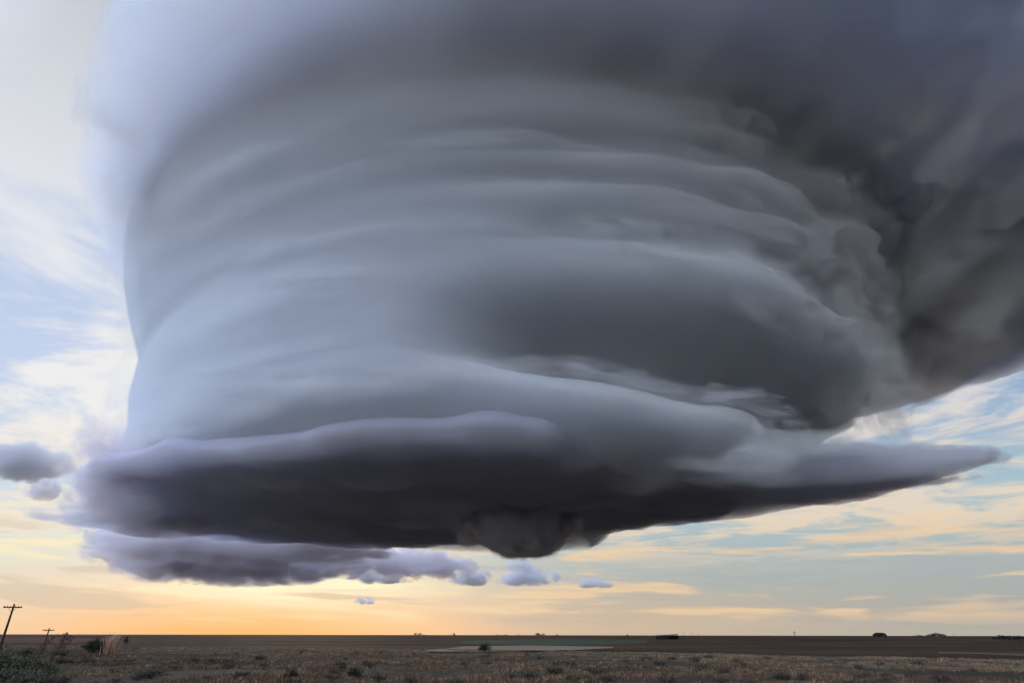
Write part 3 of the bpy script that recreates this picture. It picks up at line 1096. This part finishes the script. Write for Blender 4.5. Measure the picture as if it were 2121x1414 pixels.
def blob(name, c, rad, mat, parent=None, amp=0.35, L=None, seed=0.0, nu=220, nv=120, flat=0.5, o=5, squash=None):
    """a cauliflower cloud: an ellipsoid displaced by billows, its underside flattened"""
    th = np.linspace(0, 2 * math.pi, nu, endpoint=False)
    ph = np.linspace(-math.pi / 2, math.pi / 2, nv)
    PH_, TH_ = [q.ravel() for q in np.meshgrid(ph, th, indexing='ij')]
    n = np.stack([np.cos(PH_) * np.cos(TH_), np.cos(PH_) * np.sin(TH_), np.sin(PH_)], 1)
    rad = np.array(rad, float)
    L = L or float(np.min(rad))
    p = n * rad
    d = billow(p / L + seed * 7.7, o, 0.55) + 0.8 * fbm(p / (L * 2.2) + seed * 3.1, 3)
    p = p * (1 + amp * d * np.clip(1 + n[:, 2] * 0.8, 0.35, 1.4))[:, None]
    p[:, 2] = np.where(p[:, 2] < -flat * rad[2], -flat * rad[2] + (p[:, 2] + flat * rad[2]) * 0.25, p[:, 2])
    V = p + np.array(c) - (np.array(parent.location) if parent else 0)
    return mesh_np(name, V, wrap_faces(nv, nu), mat, parent, solid=True)


def hull(name, c, rad, mat, parent=None, seed=0.0, nu=48, nv=24, floor=0.45):
    """closed skin just outside a ragged cloud body, its underside flattened"""
    th = np.linspace(0, 2 * math.pi, nu, endpoint=False)
    ph = np.linspace(-math.pi / 2, math.pi / 2, nv)
    PH_, TH_ = [q.ravel() for q in np.meshgrid(ph, th, indexing='ij')]
    n = np.stack([np.cos(PH_) * np.cos(TH_), np.cos(PH_) * np.sin(TH_), np.sin(PH_)], 1)
    n[:, 2] = np.where(n[:, 2] < 0, n[:, 2] * floor, n[:, 2])
    V = n * (0.97 + 0.05 * fbm(n * 2 + seed, 3))[:, None]
    o = mesh_np(name, V, wrap_faces(nv, nu), mat, parent, solid=True)
    o.scale = rad
    o.location = Vector(c) - (parent.location if parent else Vector((0, 0, 0)))
    return o


def anvil():
    na, nr = 900, 110
    th = np.linspace(-math.pi, math.pi, na, endpoint=False)
    #        right      right-front  front   left-front      left      back-left   back     back-right
    ctrl = [(-180, 4800), (-150, 4800), (-125, 5250), (-112, 5850), (-100, 6200), (-90, 6500), (-75, 7600), (-60, 11000), (-30, 12500), (0, 9300), (20, 8300), (45, 7300), (70, 6000), (100, 5000), (140, 4800), (180, 4800)]
    Rm = np.interp(np.degrees(th), [c[0] for c in ctrl], [c[1] for c in ctrl])
    k = np.hanning(41); k /= k.sum()
    Rm = np.convolve(np.tile(Rm, 3), k, 'same')[na:2 * na]
    cs, sn = np.cos(th), np.sin(th)
    ex = fbm(np.stack([cs * Rm / 2200, sn * Rm / 2200, 0 * th], 1), 6, 0.55)
    Rm = Rm + 500 * ex
    right_ = sstep(cs, -0.3, 0.7)
    V = []
    s = np.linspace(0, 1, nr) ** 0.9
    def H(f, sgn):
        r = 3000 + (Rm - 3000) * f
        x, y = cs * r, sn * r
        zb = 3150 + 900 * np.clip((r - 4300) / 1500, 0, 4) ** 0.8 * (1 - 0.6 * right_)
        edge = np.clip((Rm - r) / 1100, 0, 1) ** 0.7
        thin = 1 - 0.97 * np.exp(-(((x - 3050) / 1500) ** 2 + ((y + 4500) / 1500) ** 2))
        mot = np.clip(0.85 + 1.1 * fbm(np.stack([x / 2100, y / 2100, 0 * x + 8.8], 1), 4), 0.25, 1.6)
        zt = zb + (780 + 1300 * right_ * thin * mot) * edge + 5
        n_ = fbm(np.stack([x / 1500, y / 1500, 0 * x + sgn], 1), 6, 0.55)
        z = (zb if sgn < 0 else zt) + n_ * (120 + 330 * right_) * (0.2 + edge)
        return np.stack([x, y, z], 1)
    for f in s:
        V.append(H(f, -1))
    for f in s[::-1]:
        V.append(H(f, 1))
    V = np.concatenate(V)
    F = wrap_faces(2 * nr, na)
    j = np.arange(na)
    j2 = (j + 1) % na
    last = (2 * nr - 1) * na
    F = np.concatenate([F, np.stack([last + j, last + j2, j2, j], 1)])
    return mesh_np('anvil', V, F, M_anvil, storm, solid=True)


anvil()


# ------------------------------------------------ lowering, scud and shelf that belong to the storm
W_dark = wisp_mat('ragged_base', 0.008, (0.90, 0.90, 0.96), -0.2)
W_pale = wisp_mat('ragged_edge', 0.006, (0.985, 0.982, 0.995), -0.2)
W_wall = wisp_mat('ragged_wall', 0.010, (0.80, 0.77, 0.82), 0.0, cut=0.3, amp=4.0, sc=1.9, floor=-0.8)
W_shelf = wisp_mat('ragged_shelf', 0.005, (0.93, 0.88, 0.90), 0.0, cut=0.28, amp=4.4, sc=2.0, floor=-0.8)


def depth(c):
    return float(-(CM.T @ (np.array(c) - np.array([0, 0, CAM_H])))[2])


def rag(name, px, py, d, w, h, mat, deep=0.6, seed=0.0, tilt=0.0, flo=0.45):
    """a ragged piece of cloud w by h photograph pixels in size, at ground distance d"""
    c = at_d(px, py, d)
    k = depth(c) / FPX
    o = hull(name, c, (w * k * 0.55, w * k * 0.55 * deep, h * k * 0.75), mat, storm, seed=seed, floor=flo)
    o.rotation_euler = (0, tilt, math.atan2(-c[0], c[1]))
    return o


M_wall = cloud_mat('cloud_wall', 0.009, (0.90, 0.88, 0.93), -0.2, 0.2, (0.42, 0.39, 0.45))
c = at_d(1080, 1080, 6250)
blob('wall_cloud', c, (470, 420, 300), M_wall, storm, amp=0.34, L=260, seed=1.3, flat=0.95, o=6)
c = at_d(1092, 1112, 6250)
blob('wall_cloud', c, (300, 280, 190), M_wall, storm, amp=0.4, L=170, seed=5.1, flat=0.95, o=6)
for q in ((1090, 1118, 6200, 190, 70), (1000, 1100, 6400, 130, 70), (1160, 1090, 6200, 120, 70), (1060, 1132, 6300, 120, 46), (1120, 1135, 6200, 90, 40)):
    rag('wall_cloud', *q, W_wall, 0.8, q[0] * 0.037, flo=0.8)
for q in ((330, 1118, 9600, 320, 70), (520, 1130, 9800, 340, 56), (690, 1140, 10000, 260, 46), (300, 1105, 10200, 260, 90), (450, 1120, 10600, 300, 80), (600, 1138, 11000, 240, 70), (320, 1145, 12500, 260, 85), (430, 1160, 12500, 320, 90), (560, 1165, 13000, 300, 80), (660, 1160, 12800, 220, 70),
          (340, 1178, 14200, 200, 50), (480, 1188, 14400, 260, 46), (275, 1115, 11500, 170, 90), (500, 1140, 11500, 360, 70), (610, 1190, 14500, 180, 36), (740, 1165, 13500, 200, 60), (840, 1170, 14000, 180, 60), (920, 1175, 14500, 140, 50)):
    rag('shelf', *q, W_shelf, 0.8, q[0] * 0.031 + q[1] * 0.07, flo=0.8)
for q in ((1700, 870, 8600, 190, 80), (1640, 890, 8400, 150, 60), (1760, 840, 8800, 130, 70)):
    rag('scud', *q, W_pale, 0.7, q[0] * 0.013, -0.5)
for q in ((250, 925, 5700, 200, 100), (225, 985, 5800, 170, 110), (235, 1050, 6200, 190, 100), (320, 1085, 7500, 220, 80), (200, 1015, 6000, 110, 120), (290, 960, 5500, 220, 100)):
    rag('ragged_edge', *q, W_shelf, 0.7, q[1] * 0.017)
W_thin = wisp_mat('thin_wisp', 0.0022, (0.955, 0.978, 0.996), -0.3, cut=0.3, amp=4.2, sc=2.1)
W_mid = wisp_mat('grey_wisp', 0.004, (0.95, 0.97, 0.99), -0.3, cut=0.25, amp=3.6, sc=1.9)
W_str = wisp_mat('streak', 0.0038, (0.955, 0.978, 0.996), -0.4, cut=0.3, amp=4.2, sc=3.3)


def streak(name, phi, z, out, ln, th, ht, mat, seed, tilt=0.0):
    """a streak of cloud drawn out along the rings of the tower: phi degrees round from the viewer's side, at height z"""
    a = R(phi)
    rr = 4230 + 330 * float(sstep(z, 2300, 3400)) + out
    c = (CX + math.sin(a) * rr, CY - math.cos(a) * rr, z)
    o = hull(name, c, (ln, th, ht), mat, storm, seed=seed, floor=0.9)
    o.rotation_euler = (0, tilt, a)
    return o


r_ = random.Random(3)
for i in range(32):
    phi = r_.uniform(-48, 20)
    z = r_.uniform(1450, 3200)
    if phi > -14 and z < 2080:
        continue
    streak('wisp', phi, z, r_.uniform(-130, 40), r_.uniform(500, 1000), r_.uniform(110, 190), r_.uniform(45, 95), W_str, i * 1.7, r_.uniform(-0.05, 0.09))
for i in range(24):
    phi = r_.uniform(16, 62)
    z = r_.uniform(1300, 3300)
    if phi < 42 and 1330 < z < 2080:
        continue
    inn = -700 if (z < 1700 and phi > 30) else (-450 if z < 2000 else -60)
    streak('wisp', phi, z, inn + r_.uniform(-150, 60), r_.uniform(380, 760), r_.uniform(170, 280), r_.uniform(110, 210), W_thin, 70 + i * 1.3, r_.uniform(0.05, 0.5))
for i in range(14):
    phi = -54 + i * 5.6
    streak('wisp', phi, r_.uniform(1230, 1400), r_.uniform(-160, 60), r_.uniform(420, 700), r_.uniform(160, 260), r_.uniform(60, 120), W_thin, 140 + i, r_.uniform(-0.08, 0.05))
for i in range(9):
    streak('wisp', r_.uniform(50, 72), 1700 + 190 * i, -180 + 25 * i + r_.uniform(-80, 60), r_.uniform(300, 520), r_.uniform(220, 340), r_.uniform(150, 240), W_thin, 300 + i * 1.9, r_.uniform(0.2, 0.7))
# soft rags along the left edge of the spreading top, paler rags under its right side
for q in ((285, 60, 4600, 200, 260), (235, 230, 5000, 180, 260), (255, 400, 5300, 160, 240), (285, 560, 5900, 130, 220), (290, 700, 6000, 110, 200), (255, 830, 6000, 100, 160), (330, 160, 4700, 200, 280)):
    rag('edge_wisp', *q, W_thin, 0.6, q[1] * 0.013, flo=0.9)
W_high = wisp_mat('high_rag', 0.0024, (0.965, 0.962, 0.995), -0.4, cut=0.3, amp=4.4, sc=1.8)
for q in ((1990, 60, 4300, 420, 200), (2060, 230, 4800, 380, 260), (1900, 260, 4500, 380, 150), (2040, 420, 5600, 420, 170), (1960, 560, 6200, 380, 130), (2080, 620, 7000, 320, 170), (1820, 80, 4200, 420, 130), (2000, 740, 8600, 320, 110), (1880, 760, 8600, 260, 100), (1640, 60, 4000, 420, 120), (1350, 90, 3700, 500, 90)):
    rag('high_rag', *q, W_high, 0.7, q[0] * 0.017 + q[1] * 0.03, -0.45 if q[0] > 1700 else 0.1, flo=0.9)
# scud hanging under the base
W_scud = wisp_mat('dark_scud', 0.0035, (0.90, 0.88, 0.94), -0.2, cut=0.32, amp=4.4, sc=2.0)
for i in range(10):
    px, py = r_.uniform(260, 1500), r_.uniform(985, 1105)
    c = at_z(px, py, BZ - 10)
    rag('scud', px, py, math.hypot(c[0], c[1]), r_.uniform(200, 420), r_.uniform(22, 46), W_scud, 0.9, 200 + i * 1.1, r_.uniform(-0.05, 0.05), flo=0.9)
for q in ((1520, 990, 5000, 260, 70), (1600, 925, 4900, 300, 110), (1690, 945, 5300, 300, 80), (1500, 960, 4700, 300, 80), (1780, 955, 5600, 260, 50)):
    rag('skirt', *q, W_mid, 0.4, q[0] * 0.029, 0.1)
for q in ((1930, 958, 6000, 240, 44), (1990, 958, 6050, 180, 36), (2045, 957, 6100, 90, 22), (1850, 955, 5900, 280, 46), (1880, 1000, 6000, 260, 30), (1700, 1030, 6500, 300, 30), (2010, 942, 6050, 70, 30), (1720, 945, 5800, 220, 40)):
    rag('tail_edge', *q, W_dark, 0.5, q[0] * 0.019)

# ------------------------------------------------ fair-weather clouds beyond the storm
M_cum = wisp_mat('cumulus', 0.005, (0.78, 0.77, 0.78), skin=0.01, cut=0.3, amp=5.0)  # grey absorption stands in for the shade on backlit clouds


def cumulus(px, py, d, w, h, seed, label, amp=0.4):
    """a cloud centred on a pixel at ground distance d, w by h photograph pixels in size"""
    c = at_d(px, py, d)
    k = depth(c) / FPX
    e = empty('cumulus_cloud', c, label=label, cat='cloud', group='small clouds beyond the storm')
    hull('cloud_body', c, (w * k * 0.62, w * k * 0.45, h * k * 0.8), M_cum, e, seed=seed)
    return e


cumulus(45, 965, 13000, 190, 95, 11.0, 'blue grey cloud bank with broken edges beside the storm base')
cumulus(95, 1020, 14500, 80, 50, 12.0, 'small ragged cloud scrap under the blue grey bank')
cumulus(1085, 1196, 24000, 130, 50, 13.0, 'puffy grey cumulus under the hanging lowering of the storm')
cumulus(975, 1200, 25000, 80, 38, 14.0, 'smaller grey cumulus touching the puffy one under the lowering')
cumulus(1231, 1211, 25000, 74, 20, 15.0, 'thin dark lens of cloud alone in the yellow sky', 0.25)
cumulus(780, 1195, 26000, 120, 40, 16.0, 'pale grey cloud above the sunset glow')
cumulus(755, 1246, 28000, 46, 14, 17.0, 'tiny grey cloud wisp in the orange glow', 0.25)
